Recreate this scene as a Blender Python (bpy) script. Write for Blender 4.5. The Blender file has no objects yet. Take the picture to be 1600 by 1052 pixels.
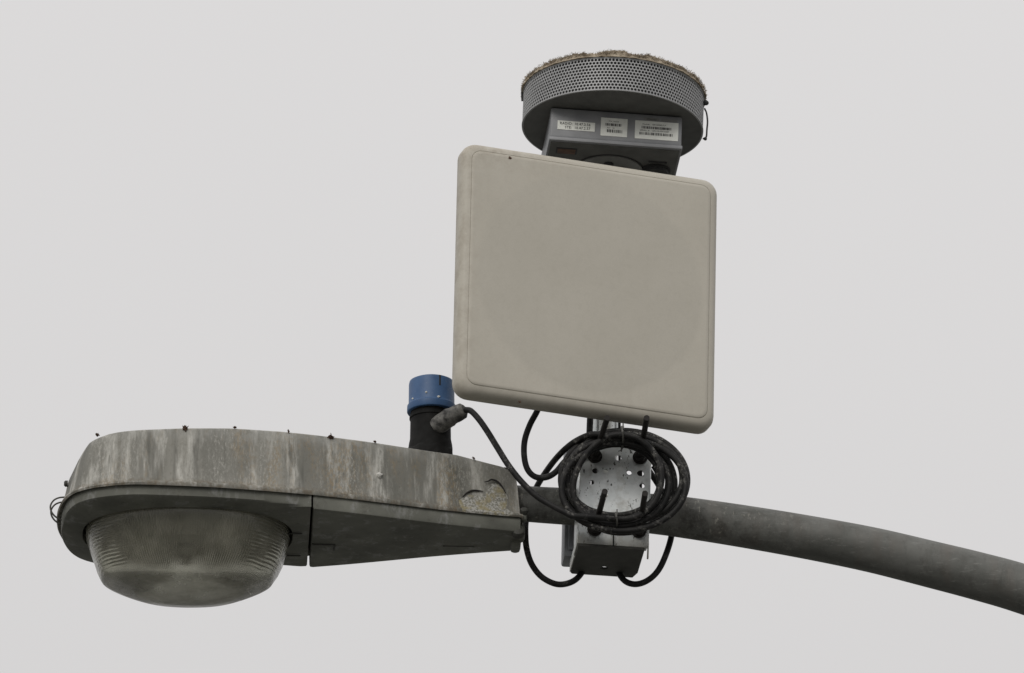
import bpy, bmesh, math, random
from mathutils import Vector, Matrix, noise
R = math.radians
random.seed(7)
SC = bpy.context.scene
COL = SC.collection

# ------------------------------------------------------------------ camera
TH, DIST = R(22), 18.0
TZ = 1.6 + DIST * math.sin(TH)                     # height of the thing looked at
CAMP = Vector((0, -DIST * math.cos(TH), 1.6))
cam_d = bpy.data.cameras.new('camera'); cam = bpy.data.objects.new('camera', cam_d); COL.objects.link(cam)
cam.location = CAMP; cam.rotation_euler = (R(90) + TH, 0, 0)
cam_d.sensor_width = 36; cam_d.lens = 405; cam_d.clip_start = 0.1; cam_d.clip_end = 6000
SC.camera = cam
FW = Vector((0, math.cos(TH), math.sin(TH))); UP = Vector((0, -math.sin(TH), math.cos(TH))); RT = Vector((1, 0, 0))

def P(px, py, Y=0.0):
    """photo pixel -> world point at world depth Y"""
    d = FW * 18000 + RT * (px - 800) - UP * (py - 526)
    return CAMP + d * ((Y - CAMP.y) / d.y)

# ------------------------------------------------------------------ world: overcast daylight
SUN_EL, SUN_AZ = R(32), R(203)
w = bpy.data.worlds.new('World'); SC.world = w; w.use_nodes = True
nt = w.node_tree; N = nt.nodes; L = nt.links; N.clear()
out = N.new('ShaderNodeOutputWorld'); bg = N.new('ShaderNodeBackground'); L.new(bg.outputs[0], out.inputs[0])
sky = N.new('ShaderNodeTexSky'); sky.sky_type = 'NISHITA'; sky.sun_disc = False
sky.sun_elevation = SUN_EL; sky.sun_rotation = SUN_AZ; sky.air_density = 1.0; sky.dust_density = 4.0
hs = N.new('ShaderNodeHueSaturation'); hs.inputs['Saturation'].default_value = 0.15; L.new(sky.outputs[0], hs.inputs['Color'])
tc = N.new('ShaderNodeTexCoord'); sep = N.new('ShaderNodeSeparateXYZ'); L.new(tc.outputs['Generated'], sep.inputs[0])
mx = N.new('ShaderNodeMath'); mx.operation = 'MAXIMUM'; mx.inputs[1].default_value = 0; L.new(sep.outputs[2], mx.inputs[0])
ma = N.new('ShaderNodeMath'); ma.operation = 'MULTIPLY_ADD'; ma.inputs[1].default_value = 7.8; ma.inputs[2].default_value = 4.2
L.new(mx.outputs[0], ma.inputs[0])
cn = N.new('ShaderNodeTexNoise'); cn.inputs['Scale'].default_value = 5; cn.inputs['Detail'].default_value = 5; L.new(tc.outputs['Generated'], cn.inputs['Vector'])
cm = N.new('ShaderNodeMapRange'); cm.inputs['To Min'].default_value = 0.96; cm.inputs['To Max'].default_value = 1.04; L.new(cn.outputs[0], cm.inputs[0])
mm = N.new('ShaderNodeMath'); mm.operation = 'MULTIPLY'; L.new(ma.outputs[0], mm.inputs[0]); L.new(cm.outputs[0], mm.inputs[1])
cl = N.new('ShaderNodeVectorMath'); cl.operation = 'SCALE'; cl.inputs[0].default_value = (1.0, 0.982, 0.980); L.new(mm.outputs[0], cl.inputs['Scale'])
mix = N.new('ShaderNodeMix'); mix.data_type = 'RGBA'; mix.inputs[0].default_value = 0.94
L.new(hs.outputs[0], mix.inputs[6]); L.new(cl.outputs[0], mix.inputs[7]); L.new(mix.outputs[2], bg.inputs[0])
bg.inputs[1].default_value = 0.1
sd = bpy.data.lights.new('sun', 'SUN'); sd.energy = 1.05; sd.angle = R(25); sd.color = (1, 0.97, 0.92)
so = bpy.data.objects.new('sun', sd); COL.objects.link(so)
dsun = Vector((math.cos(SUN_EL) * math.sin(SUN_AZ), math.cos(SUN_EL) * math.cos(SUN_AZ), math.sin(SUN_EL)))
so.rotation_euler = dsun.to_track_quat('Z', 'Y').to_euler(); so.location = (0, 0, 30)
SC.view_settings.view_transform = 'Standard'; SC.view_settings.look = 'None'
SC.view_settings.exposure = 0; SC.view_settings.gamma = 1; SC.view_settings.use_curve_mapping = False
SC.cycles.max_bounces = 10; SC.cycles.transmission_bounces = 8

# ------------------------------------------------------------------ material helpers
class NT:
    def __init__(s, name):
        s.m = bpy.data.materials.new(name); s.m.use_nodes = True; s.t = s.m.node_tree; s.n = s.t.nodes; s.l = s.t.links
        s.b = s.n['Principled BSDF']; s.tc = s.n.new('ShaderNodeTexCoord').outputs['Object']
    def map(s, sc=(1, 1, 1), loc=(0, 0, 0), src=None):
        a = s.n.new('ShaderNodeMapping'); a.inputs['Scale'].default_value = sc; a.inputs['Location'].default_value = loc
        s.l.new(src or s.tc, a.inputs[0]); return a.outputs[0]
    def noise(s, scale, detail=6, rough=0.6, vec=None, dist=0):
        a = s.n.new('ShaderNodeTexNoise'); a.inputs['Scale'].default_value = scale; a.inputs['Detail'].default_value = detail
        a.inputs['Roughness'].default_value = rough; a.inputs['Distortion'].default_value = dist
        s.l.new(vec or s.tc, a.inputs['Vector']); return a.outputs[0]
    def voro(s, scale, vec=None, feature='F1', rnd=1.0):
        a = s.n.new('ShaderNodeTexVoronoi'); a.inputs['Scale'].default_value = scale; a.feature = feature
        a.inputs['Randomness'].default_value = rnd
        s.l.new(vec or s.tc, a.inputs['Vector']); return a.outputs[0]
    def ramp(s, f, lo, hi, a=0.0, b=1.0):
        r = s.n.new('ShaderNodeMapRange'); r.clamp = True
        for k, v in zip((1, 2, 3, 4), (lo, hi, a, b)): r.inputs[k].default_value = v
        s.l.new(f, r.inputs[0]); return r.outputs[0]
    def math(s, op, a, b):
        r = s.n.new('ShaderNodeMath'); r.operation = op
        for k, v in enumerate((a, b)):
            if isinstance(v, (int, float)): r.inputs[k].default_value = v
            else: s.l.new(v, r.inputs[k])
        return r.outputs[0]
    def mix(s, f, a, b):
        r = s.n.new('ShaderNodeMix'); r.data_type = 'RGBA'
        for k, v in ((0, f), (6, a), (7, b)):
            if isinstance(v, tuple): r.inputs[k].default_value = (*v, 1) if len(v) == 3 else v
            elif isinstance(v, (int, float)): r.inputs[k].default_value = v
            else: s.l.new(v, r.inputs[k])
        return r.outputs[2]
    def col(s, c):
        if isinstance(c, tuple): s.b.inputs['Base Color'].default_value = (*c, 1)
        else: s.l.new(c, s.b.inputs['Base Color'])
    def set(s, rough=0.6, metal=0.0, spec=0.5):
        s.b.inputs['Roughness'].default_value = rough; s.b.inputs['Metallic'].default_value = metal
        s.b.inputs['Specular IOR Level'].default_value = spec
    def bump(s, h, strength=0.3, dist=0.001):
        b = s.n.new('ShaderNodeBump'); b.inputs['Strength'].default_value = strength; b.inputs['Distance'].default_value = dist
        s.l.new(h, b.inputs['Height']); s.l.new(b.outputs[0], s.b.inputs['Normal'])
    def sep(s, src=None):
        a = s.n.new('ShaderNodeSeparateXYZ'); s.l.new(src or s.tc, a.inputs[0]); return a.outputs

M = {}
def simple(name, c, rough=0.6, metal=0, var=0.25, scale=60, spec=0.5):
    t = NT(name); n = t.noise(scale)
    t.col(t.mix(t.ramp(n, 0.3, 0.7), tuple(x * (1 - var) for x in c), tuple(x * (1 + var) for x in c)))
    t.set(rough, metal, spec); t.bump(t.noise(scale * 6), 0.15, 0.0006); M[name] = t.m; return t

# weathered paint of the lamp housing: run-off streaks, ochre lichen, peeled patch
def housing_mat():
    t = NT('weathered_housing_paint')
    st = t.map((1, 1, 0.10)); st2 = t.map((1, 1, 0.22), (3, 1, 0))
    base = t.mix(t.ramp(t.noise(9, 3, vec=st), .35, .65), (0.115, 0.115, 0.100), (0.265, 0.258, 0.228))
    s1 = t.math('MULTIPLY', t.ramp(t.noise(38, 4, .6, st), .48, .60), t.ramp(t.noise(120, 6, .75, st2), .36, .62))
    c = t.mix(t.math('MULTIPLY', s1, .95), base, (0.50, 0.49, 0.45))
    s2 = t.math('MULTIPLY', t.ramp(t.noise(22, 4, .6, t.map((1, 1, .13), (7, 2, 0))), .50, .62), t.ramp(t.noise(260, 5, .7, t.map((1, 1, .5))), .44, .60))
    c = t.mix(t.math('MULTIPLY', s2, .6), c, (0.27, 0.20, 0.11))
    s3 = t.math('MULTIPLY', t.ramp(t.noise(30, 4, .6, t.map((1, 1, .1), (-4, 5, 0))), .55, .66), .7)
    c = t.mix(s3, c, (0.085, 0.085, 0.072))
    gr = t.noise(300, 7, .85, t.map((1, 1, .35)))
    reg = t.ramp(t.noise(16, 4, .6, t.map((1, 1, .2), (4, 4, 1))), .42, .60)
    c = t.mix(t.math('MULTIPLY', t.math('MULTIPLY', t.ramp(gr, .50, .62), reg), .7), c, (0.46, 0.45, 0.41))
    c = t.mix(t.math('MULTIPLY', t.ramp(t.noise(240, 7, .85, t.map((1, 1, .5), (2, 2, 2))), .52, .66), .4), c, (0.075, 0.065, 0.045))
    # dirt and rust gathered along the rolled bottom lip
    z = t.sep()[2]
    lip = t.math('MULTIPLY', t.ramp(z, -.3060, -.3120), t.ramp(t.noise(130, 6, .7), .44, .62))
    c = t.mix(t.math('MULTIPLY', lip, .6), c, (0.125, 0.095, 0.06))
    # patchy paler tone towards the top edge
    topm = t.math('MULTIPLY', t.ramp(z, -.245, -.222), t.ramp(t.noise(60, 5), .3, .65))
    c = t.mix(t.math('MULTIPLY', topm, .55), c, (0.36, 0.36, 0.34))
    # peeled patch near the arm end
    nv = t.n.new('ShaderNodeTexNoise'); nv.inputs['Scale'].default_value = 60; nv.inputs['Detail'].default_value = 9; nv.inputs['Roughness'].default_value = .7; t.l.new(t.tc, nv.inputs['Vector'])
    d = t.n.new('ShaderNodeVectorMath'); d.operation = 'MULTIPLY_ADD'; d.inputs[1].default_value = (.017, 0, .017); t.l.new(nv.outputs['Color'], d.inputs[0]); t.l.new(t.tc, d.inputs[2])
    o = t.sep(d.outputs[0])
    def ell(cx, cz, rx, rz):
        ax = t.math('DIVIDE', t.math('SUBTRACT', o[0], cx), rx); az = t.math('DIVIDE', t.math('SUBTRACT', o[2], cz), rz)
        return t.math('ADD', t.math('MULTIPLY', ax, ax), t.math('MULTIPLY', az, az))
    dd = t.math('MINIMUM', t.math('MINIMUM', ell(-.030, -.285, .018, .030), ell(-.059, -.296, .028, .017)), ell(-.044, -.306, .040, .014))
    m1 = t.ramp(dd, 1.03, .97)
    pc = t.mix(t.ramp(t.noise(330, 5, .7), .42, .60), (0.17, 0.165, 0.14), (0.46, 0.455, 0.42))
    pc = t.mix(t.math('MULTIPLY', t.ramp(t.noise(60, 4), .48, .62), .8), pc, (0.27, 0.23, 0.12))
    c = t.mix(m1, c, pc)
    t.col(c); t.set(.72, 0, .35)
    h = t.math('ADD', t.math('MULTIPLY', t.noise(160, 5, .7), .5), t.math('MULTIPLY', m1, -1.2)); t.bump(h, .5, .0012)
    M['housing'] = t.m
housing_mat()

def door_mat():
    t = NT('weathered_door_paint')
    b = t.mix(t.ramp(t.noise(14, 5), .3, .7), (0.098, 0.100, 0.084), (0.180, 0.182, 0.155))
    b = t.mix(t.math('MULTIPLY', t.ramp(t.noise(34, 6, .75, t.map((1, 1, .5))), .54, .70), .6), b, (0.34, 0.34, 0.34))
    b = t.mix(t.math('MULTIPLY', t.ramp(t.noise(50, 5, .7, t.map((1, 1, 1), (5, 5, 5))), .58, .72), .5), b, (0.055, 0.05, 0.038))
    t.col(b); t.set(.7, 0, .4); t.bump(t.noise(220, 4), .25, .0008); M['door'] = t.m
door_mat()
simple('dark_metal', (0.045, 0.045, 0.038), .7)
simple('rust_dark', (0.013, 0.0105, 0.009), .8)
simple('wire', (0.06, 0.058, 0.05), .55, .3)
simple('reflector', (0.42, 0.42, 0.37), .45, .4)
simple('lamp_glass', (0.45, 0.45, 0.42), .25, 0)
simple('black_body', (0.008, 0.008, 0.0076), .75, 0, .6, 60, .2)
simple('guano', (0.62, 0.61, 0.57), .9, 0, .2)
simple('leaf', (0.075, 0.042, 0.026), .85, 0, .45, 200)
simple('ink', (0.02, 0.02, 0.02), .7)
simple('label_white', (0.74, 0.75, 0.70), .5, 0, .08, 120)
simple('label_grey', (0.20, 0.20, 0.19), .5, 0, .1, 120)
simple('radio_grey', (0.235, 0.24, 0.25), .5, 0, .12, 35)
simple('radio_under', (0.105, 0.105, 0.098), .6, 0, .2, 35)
simple('radio_dark', (0.035, 0.035, 0.035), .65)
simple('badge_rust', (0.13, 0.075, 0.05), .7, 0, .3, 120)
simple('box_grey', (0.22, 0.23, 0.25), .5, 0, .15, 40)
simple('tie_white', (0.09, 0.088, 0.08), .6)
t = simple('perforated_steel', (0.33, 0.333, 0.335), .5, .15, .12, 25)
simple('inner_drum', (0.05, 0.05, 0.05), .8)

def glass_mat():
    t = NT('prismatic_glass'); b = t.b
    t.col(t.mix(t.ramp(t.noise(22, 5), .3, .7), (0.80, 0.80, 0.72), (0.93, 0.93, 0.87)))
    t.set(.12, 0, .5); b.inputs['Transmission Weight'].default_value = 1.0; b.inputs['IOR'].default_value = 1.45
    # fine vertical prisms on the walls, fan-shaped around the bowl
    o = t.sep(); ax = t.math('SUBTRACT', o[0], -.516)
    ang = t.math('ARCTAN2', o[1], ax)
    ribs = t.math('SINE', t.math('MULTIPLY', ang, 190.0), 0)
    rings = t.math('SINE', t.math('MULTIPLY', o[2], 1500.0), 0)
    arcs = t.math('MULTIPLY', t.math('SINE', t.math('MULTIPLY', t.math('ADD', o[2], t.math('MULTIPLY', t.noise(14, 2), .012)), 1250.0), 0), t.ramp(t.noise(18, 2), .42, .6, .05, .9))
    sel = t.math('MULTIPLY', t.ramp(t.math('ABSOLUTE', ax, 0), .085, .115), t.ramp(o[2], -.425, -.405))
    hh = t.n.new('ShaderNodeMix'); hh.data_type = 'FLOAT'; t.l.new(sel, hh.inputs[0]); t.l.new(ribs, hh.inputs[2]); t.l.new(arcs, hh.inputs[3])
    hf = t.math('ADD', t.math('MULTIPLY', hh.outputs[0], t.ramp(o[2], -.434, -.428)), t.math('MULTIPLY', t.noise(60, 5, .7), .6))
    t.bump(hf, .35, .0007)
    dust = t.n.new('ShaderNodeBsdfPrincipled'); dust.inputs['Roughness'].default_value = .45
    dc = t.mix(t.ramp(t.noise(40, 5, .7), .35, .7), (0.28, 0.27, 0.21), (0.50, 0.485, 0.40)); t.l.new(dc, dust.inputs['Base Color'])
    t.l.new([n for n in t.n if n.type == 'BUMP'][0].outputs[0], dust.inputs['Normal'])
    band = t.ramp(o[2], -.426, -.433, .0, .22)          # paler bowl base: its lightness is painted in with extra diffuse mix
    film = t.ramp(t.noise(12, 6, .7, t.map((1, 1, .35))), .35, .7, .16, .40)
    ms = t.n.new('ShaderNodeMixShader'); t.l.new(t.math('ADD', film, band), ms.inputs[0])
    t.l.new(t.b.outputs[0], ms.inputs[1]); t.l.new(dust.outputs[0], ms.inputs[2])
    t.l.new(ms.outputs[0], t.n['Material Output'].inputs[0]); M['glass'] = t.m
glass_mat()

def arm_mat():
    t = NT('weathered_galvanised_steel')
    b = t.mix(t.ramp(t.noise(26, 5, .6, t.map((.5, 1, 1))), .32, .68), (0.085, 0.087, 0.079), (0.145, 0.146, 0.135))
    b = t.mix(t.math('MULTIPLY', t.ramp(t.noise(70, 6, .7, t.map((1, 1, .35))), .52, .66), .45), b, (0.065, 0.063, 0.056))
    b = t.mix(t.math('MULTIPLY', t.ramp(t.noise(160, 7, .85, t.map((.25, 1, 1), (0, 3, 0))), .56, .64), .4), b, (0.26, 0.26, 0.245))
    b = t.mix(t.math('MULTIPLY', t.ramp(t.noise(14, 3, .6, t.map((1.6, 1, .3), (3, 0, 0))), .52, .7), .4), b, (0.12, 0.10, 0.085))
    near = t.ramp(t.sep()[0], -1.34, -1.10, 1, 0)      # droppings where birds sit beside the bracket
    dr = t.math('MULTIPLY', t.ramp(t.noise(95, 6, .75, t.map((1, 1, .45))), .58, .66), near)
    dk = t.math('MULTIPLY', t.ramp(t.noise(45, 6, .75), .46, .62), near)
    b = t.mix(t.math('MULTIPLY', dk, .75), b, (0.038, 0.036, 0.030))
    b = t.mix(t.math('MULTIPLY', dr, .7), b, (0.33, 0.32, 0.28))
    t.col(b); t.set(.62, .15, .4); t.bump(t.noise(150, 5), .2, .0008); M['arm'] = t.m

def galv_mat():
    t = NT('bright_galvanised_plate')
    b = t.mix(t.ramp(t.noise(34, 4), .3, .7), (0.52, 0.55, 0.545), (0.74, 0.76, 0.75))
    b = t.mix(t.ramp(t.noise(260, 3, .6, t.map((1, 1, .45))), .635, .66), b, (0.06, 0.06, 0.055))
    b = t.mix(t.math('MULTIPLY', t.ramp(t.noise(30, 5, .7, t.map((1, 1, 1), (2, 3, 1))), .50, .66), .55), b, (0.27, 0.25, 0.20))
    z = t.sep()[2]
    b = t.mix(t.math('MULTIPLY', t.ramp(z, .02, -.002), .55), b, (0.24, 0.22, 0.17))
    t.col(b); t.set(.40, .72, .5); t.bump(t.noise(300, 4), .15, .0006); M['galv'] = t.m

def panel_mat():
    t = NT('sunbaked_antenna_plastic')
    b = t.mix(t.ramp(t.noise(7, 5, .65), .3, .7), (0.455, 0.428, 0.366), (0.505, 0.476, 0.412))
    b = t.mix(t.math('MULTIPLY', t.ramp(t.noise(500, 3, .7), .4, .65), .13), b, (0.30, 0.285, 0.24))
    o = t.sep()
    edge = t.math('MULTIPLY', t.ramp(o[0], -.175, -.213), t.ramp(t.noise(42, 5, .7), .42, .62))
    b = t.mix(t.math('MULTIPLY', edge, .38), b, (0.24, 0.20, 0.15))
    topd = t.math('MULTIPLY', t.math('MULTIPLY', t.ramp(o[2], .165, .2), t.ramp(o[0], 0, -.19)), t.ramp(t.noise(60, 5, .7), .42, .62))
    b = t.mix(t.math('MULTIPLY', topd, .4), b, (0.22, 0.17, 0.12))
    b = t.mix(t.ramp(t.noise(75, 2, .5, t.map((1, 1, .8), (9, 1, 4))), .80, .81), b, (0.24, 0.21, 0.17))
    rad_ = t.math('SQRT', t.math('ADD', t.math('MULTIPLY', o[0], o[0]), t.math('MULTIPLY', o[2], o[2])), 0)
    b = t.mix(t.ramp(rad_, .189, .178, 0, .14), b, (0.30, 0.29, 0.255))
    st = t.math('MULTIPLY', t.ramp(t.noise(26, 3, .6, t.map((1, 1, .06), (1, 1, 1))), .6, .75), .14)
    b = t.mix(st, b, (0.29, 0.25, 0.19))
    low = t.math('MULTIPLY', t.ramp(o[2], -.165, -.215), t.ramp(t.noise(30, 6, .75, t.map((1, 1, .4))), .40, .62))
    b = t.mix(t.math('MULTIPLY', low, .22), b, (0.26, 0.23, 0.18))
    b = t.mix(t.math('MULTIPLY', t.ramp(t.noise(90, 6, .8), .50, .66), .16), b, (0.33, 0.305, 0.25))
    t.col(b); t.set(.55, 0, .35); t.bump(t.noise(900, 3), .12, .0004); M['panel'] = t.m

def cable_mat():
    t = NT('weathered_black_cable')
    b = t.mix(t.ramp(t.noise(50, 5), .35, .7), (0.006, 0.006, 0.006), (0.020, 0.019, 0.018))
    x = t.sep()[0]
    b = t.mix(t.math('MULTIPLY', t.math('MULTIPLY', t.ramp(t.noise(190, 7, .8), .50, .60), t.ramp(t.noise(34, 3), .50, .64)), .6), b, (0.34, 0.33, 0.30))
    t.col(b); t.set(.6, 0, .25); t.bump(t.noise(250, 4), .35, .001); M['cable'] = t.m
    t2 = NT('clean_black_cable'); t2.col(t2.mix(t2.ramp(t2.noise(60, 5), .55, .75), (0.014, 0.014, 0.014), (0.05, 0.05, 0.048))); t2.set(.6, 0, .25); M['cable_clean'] = t2.m
    t3 = NT('chalky_rubber'); t3.col(t3.mix(t3.ramp(t3.noise(60, 6, .7), .38, .68), (0.020, 0.019, 0.018), (0.22, 0.215, 0.20))); t3.set(.75); t3.bump(t3.noise(120, 4), .5, .0015); M['boot'] = t3.m
def blue_mat():
    t = NT('faded_blue_plastic')
    b = t.mix(t.ramp(t.noise(40, 5), .3, .7), (0.036, 0.086, 0.195), (0.056, 0.120, 0.245))
    b = t.mix(t.math('MULTIPLY', t.ramp(t.noise(140, 6, .75), .60, .70), .45), b, (0.22, 0.24, 0.27))
    t.col(b); t.set(.5, 0, .4); M['blue'] = t.m
def nest_mat():
    t = NT('dry_moss')
    b = t.mix(t.ramp(t.noise(50, 4, .7), .35, .65), (0.17, 0.135, 0.095), (0.43, 0.37, 0.285))
    b = t.mix(t.math('MULTIPLY', t.ramp(t.noise(24, 3), .55, .68), .5), b, (0.15, 0.085, 0.06))
    t.col(b); t.set(.95, 0, .1); M['moss'] = t.m
def ground_mat():
    t = NT('asphalt'); b = t.mix(t.ramp(t.noise(.2, 6), .3, .7), (0.08, 0.08, 0.075), (0.14, 0.14, 0.128))
    b = t.mix(t.ramp(t.noise(60, 3), .5, .7), b, (0.14, 0.14, 0.13)); t.col(b); t.set(.9); t.bump(t.noise(80, 4), .4, .004); M['ground'] = t.m
for f in (arm_mat, galv_mat, panel_mat, cable_mat, blue_mat, nest_mat, ground_mat): f()

# ------------------------------------------------------------------ mesh helpers
def plane_hit(Mx, px, py, Y=-.1):
    """where the line of sight of a photo pixel meets the plane y = 0 of a placed thing, in its own coordinates"""
    I = Mx.inverted(); a = I @ CAMP; b = I @ P(px, py, Y); return a + (b - a) * (a.y / (a.y - b.y))
class MB:
    def __init__(s): s.v = []; s.f = []
    def add(s, V, F, mat=None):
        k = len(s.v)
        s.v += [mat @ Vector(p) if mat else Vector(p) for p in V]; s.f += [tuple(i + k for i in f) for f in F]
        return s
    def box(s, c, size, bev=0.0, rot=None, seg=2):
        bm = bmesh.new(); bmesh.ops.create_cube(bm, size=1)
        for v in bm.verts: v.co = Vector((v.co.x * size[0], v.co.y * size[1], v.co.z * size[2]))
        if bev: bmesh.ops.bevel(bm, geom=bm.edges[:], offset=bev, segments=seg, affect='EDGES', profile=.5)
        m = Matrix.Translation(c) @ (rot.to_4x4() if rot else Matrix())
        s.from_bm(bm, m); return s
    def from_bm(s, bm, m=None):
        bm.verts.ensure_lookup_table(); bm.verts.index_update()
        s.add([v.co.copy() for v in bm.verts], [[v.index for v in f.verts] for f in bm.faces], m); bm.free()
    def rings(s, rings, cap0=False, cap1=False, close=True):
        n = len(rings[0]); V = [p for r in rings for p in r]; F = []
        for i in range(len(rings) - 1):
            for j in range(n if close else n - 1):
                a = i * n + j; b = i * n + (j + 1) % n
                F.append((a, b, b + n, a + n))
        if cap0: F.append(tuple(range(n))[::-1])
        if cap1: F.append(tuple((len(rings) - 1) * n + j for j in range(n)))
        return s.add(V, F)
    def tube(s, pts, r, n=12, caps=True):
        pts = [Vector(p) for p in pts]; m = len(pts)
        rad = (lambda i: r) if not callable(r) and not isinstance(r, list) else ((lambda i: r[i]) if isinstance(r, list) else (lambda i: r(i / (m - 1))))
        tan = [(pts[min(i + 1, m - 1)] - pts[max(i - 1, 0)]).normalized() for i in range(m)]
        nrm = tan[0].orthogonal().normalized(); rg = []
        for i in range(m):
            nrm = (nrm - tan[i] * nrm.dot(tan[i])).normalized(); b = tan[i].cross(nrm)
            rg.append([pts[i] + (nrm * math.cos(2 * math.pi * k / n) + b * math.sin(2 * math.pi * k / n)) * rad(i) for k in range(n)])
        return s.rings(rg, caps, caps)
    def lathe(s, prof, c=(0, 0, 0), n=48, m=None, caps=True):
        rg = [[Vector((r * math.cos(2 * math.pi * k / n), r * math.sin(2 * math.pi * k / n), z)) for k in range(n)] for r, z in prof]
        mm_ = Matrix.Translation(c) @ (m or Matrix()); rg = [[mm_ @ p for p in q] for q in rg]
        return s.rings(rg, caps, caps)
    def blob(s, c, r, seed=0, amp=.35, sub=2, fr=1.5):
        bm = bmesh.new(); bmesh.ops.create_icosphere(bm, subdivisions=sub, radius=1)
        r = Vector(r) if not isinstance(r, (int, float)) else Vector((r, r, r))
        for v in bm.verts:
            k = 1 + amp * noise.noise(v.co * fr + Vector((seed * 3.1, seed, 0))); v.co = Vector((v.co.x * r.x, v.co.y * r.y, v.co.z * r.z)) * k
        s.from_bm(bm, Matrix.Translation(c)); return s
    def build(s, name, mat, parent=None, space='local', ang=40, smooth=True):
        me = bpy.data.meshes.new(name)
        V = s.v
        if parent is not None and space == 'world':
            inv = parent_mat(parent).inverted(); V = [inv @ p for p in V]
        me.from_pydata([tuple(p) for p in V], [], s.f); me.update()
        bm = bmesh.new(); bm.from_mesh(me); bmesh.ops.recalc_face_normals(bm, faces=bm.faces); bm.to_mesh(me); bm.free()
        me.materials.append(M[mat] if isinstance(mat, str) else mat)
        if smooth:
            me.polygons.foreach_set('use_smooth', [True] * len(me.polygons)); me.set_sharp_from_angle(angle=R(ang))
        o = bpy.data.objects.new(name, me); COL.objects.link(o)
        if parent is not None: o.parent = parent
        return o
MATS = {}
def parent_mat(p):
    while p.name not in MATS: p = p.parent
    return MATS[p.name]
def tag(o, label=None, cat=None, group=None, kind=None):
    for k, v in (('label', label), ('category', cat), ('group', group), ('kind', kind)):
        if v: o[k] = v
    return o
def thing(name, label, cat, mat=None, group=None):
    o = bpy.data.objects.new(name, None); COL.objects.link(o); o.empty_display_size = .05
    mat = mat or Matrix(); o.location = mat.to_translation(); o.rotation_mode = 'QUATERNION'; o.rotation_quaternion = mat.to_quaternion()
    MATS[o.name] = mat; return tag(o, label, cat, group)
def spline(pts, k=10):
    pts = [Vector(p) for p in pts]; q = [pts[0] * 2 - pts[1]] + pts + [pts[-1] * 2 - pts[-2]]; o = []
    for i in range(1, len(q) - 2):
        for j in range(k):
            t = j / k; a, b, c, d = q[i - 1:i + 3]
            o.append(.5 * ((2 * b) + (c - a) * t + (2 * a - 5 * b + 4 * c - d) * t * t + (3 * b - a - 3 * c + d) * t ** 3))
    o.append(pts[-1]); return o
def lerp_tab(tab, x):
    if x <= tab[0][0]: return tab[0][1]
    for (a, b), (c, d) in zip(tab, tab[1:]):
        if x <= c: return b + (d - b) * (x - a) / (c - a)
    return tab[-1][1]
def plate_mesh(outline, holes, thick, m):
    """flat plate with round holes: outline in (x, y), extruded +-thick/2 along its normal, placed by m"""
    cu = bpy.data.curves.new('tmp', 'CURVE'); cu.dimensions = '2D'; cu.fill_mode = 'BOTH'; cu.extrude = thick / 2
    def sp(pp):
        s = cu.splines.new('POLY'); s.points.add(len(pp) - 1); s.use_cyclic_u = True
        for q, p in zip(s.points, pp): q.co = (p[0], p[1], 0, 1)
    sp(outline)
    for hx, hy, r in holes: sp([(hx + r * math.cos(2 * math.pi * k / 20), hy + r * math.sin(2 * math.pi * k / 20)) for k in range(20)])
    ob = bpy.data.objects.new('tmp', cu); me = bpy.data.meshes.new_from_object(ob)
    V = [m @ v.co for v in me.vertices]; F = [tuple(p.vertices) for p in me.polygons]
    bpy.data.objects.remove(ob); bpy.data.curves.remove(cu); bpy.data.meshes.remove(me)
    return V, F
def text_mesh(s, size, m, sx=1.0, off=0.0):
    cu = bpy.data.curves.new('tmp', 'FONT'); cu.body = s; cu.size = size; cu.space_character = 1.08; cu.resolution_u = 3; cu.offset = off
    ob = bpy.data.objects.new('tmp', cu); me = bpy.data.meshes.new_from_object(ob)
    V = [m @ Vector((v.co.x * sx, v.co.y, 0)) for v in me.vertices]; F = [tuple(p.vertices) for p in me.polygons]
    bpy.data.objects.remove(ob); bpy.data.curves.remove(cu); bpy.data.meshes.remove(me)
    return V, F
def hexnut(mb, c, m, r=.0105, h=.009):
    return mb.lathe([(r * .9, 0), (r, .001), (r, h - .001), (r * .9, h)], c, 6, m)
YNEG = Matrix.Rotation(R(90), 4, 'X')        # turns +z into -y

# ------------------------------------------------------------------ ground
g = MB(); g.add([(-1500, -1500, 0), (1500, -1500, 0), (1500, 1500, 0), (-1500, 1500, 0)], [(0, 1, 2, 3)])
tag(g.build('ground', 'ground', smooth=False), kind='structure')

# ------------------------------------------------------------------ lamp post with its curved arm
post = thing('lamp_post', 'tapered grey galvanised arm curving down to the right from the lamp head', 'lamp post', Matrix.Translation((1.62, .06, 0)))
cl_px = [(770, 783), (835, 788.5), (925, 794), (1014, 802.5), (1071, 809), (1170, 824), (1274, 842), (1365, 860), (1455, 882), (1530, 901), (1600, 921), (1720, 962), (1860, 1022), (2000, 1100), (2130, 1195), (2250, 1310)]
path = [P(x, y, (x - 770) * .00004) for x, y in cl_px]
rr = [(770, .0275), (835, .028), (1014, .031), (1071, .0322), (1274, .0342), (1455, .0365), (1600, .0385), (2250, .048)]
sp_ = spline(path, 8); rads = []
for p in sp_: rads.append(lerp_tab(rr, 800 + p.x * 1000))
MB().tube(sp_, rads, 40).build('arm', 'arm', post, 'world')
px_ = path[-1].x + .10; top = path[-1].z + .25
po = MB().tube([(px_, path[-1].y, z) for z in (0.02, 2, 4, 6, top)], [.115, .105, .095, .085, .078], 40); po.build('pole', 'arm', post, 'world')
MB().box((px_, path[-1].y, .012), (.40, .40, .024), .004).build('base_plate', 'arm', post, 'world')
bb = MB()
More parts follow.
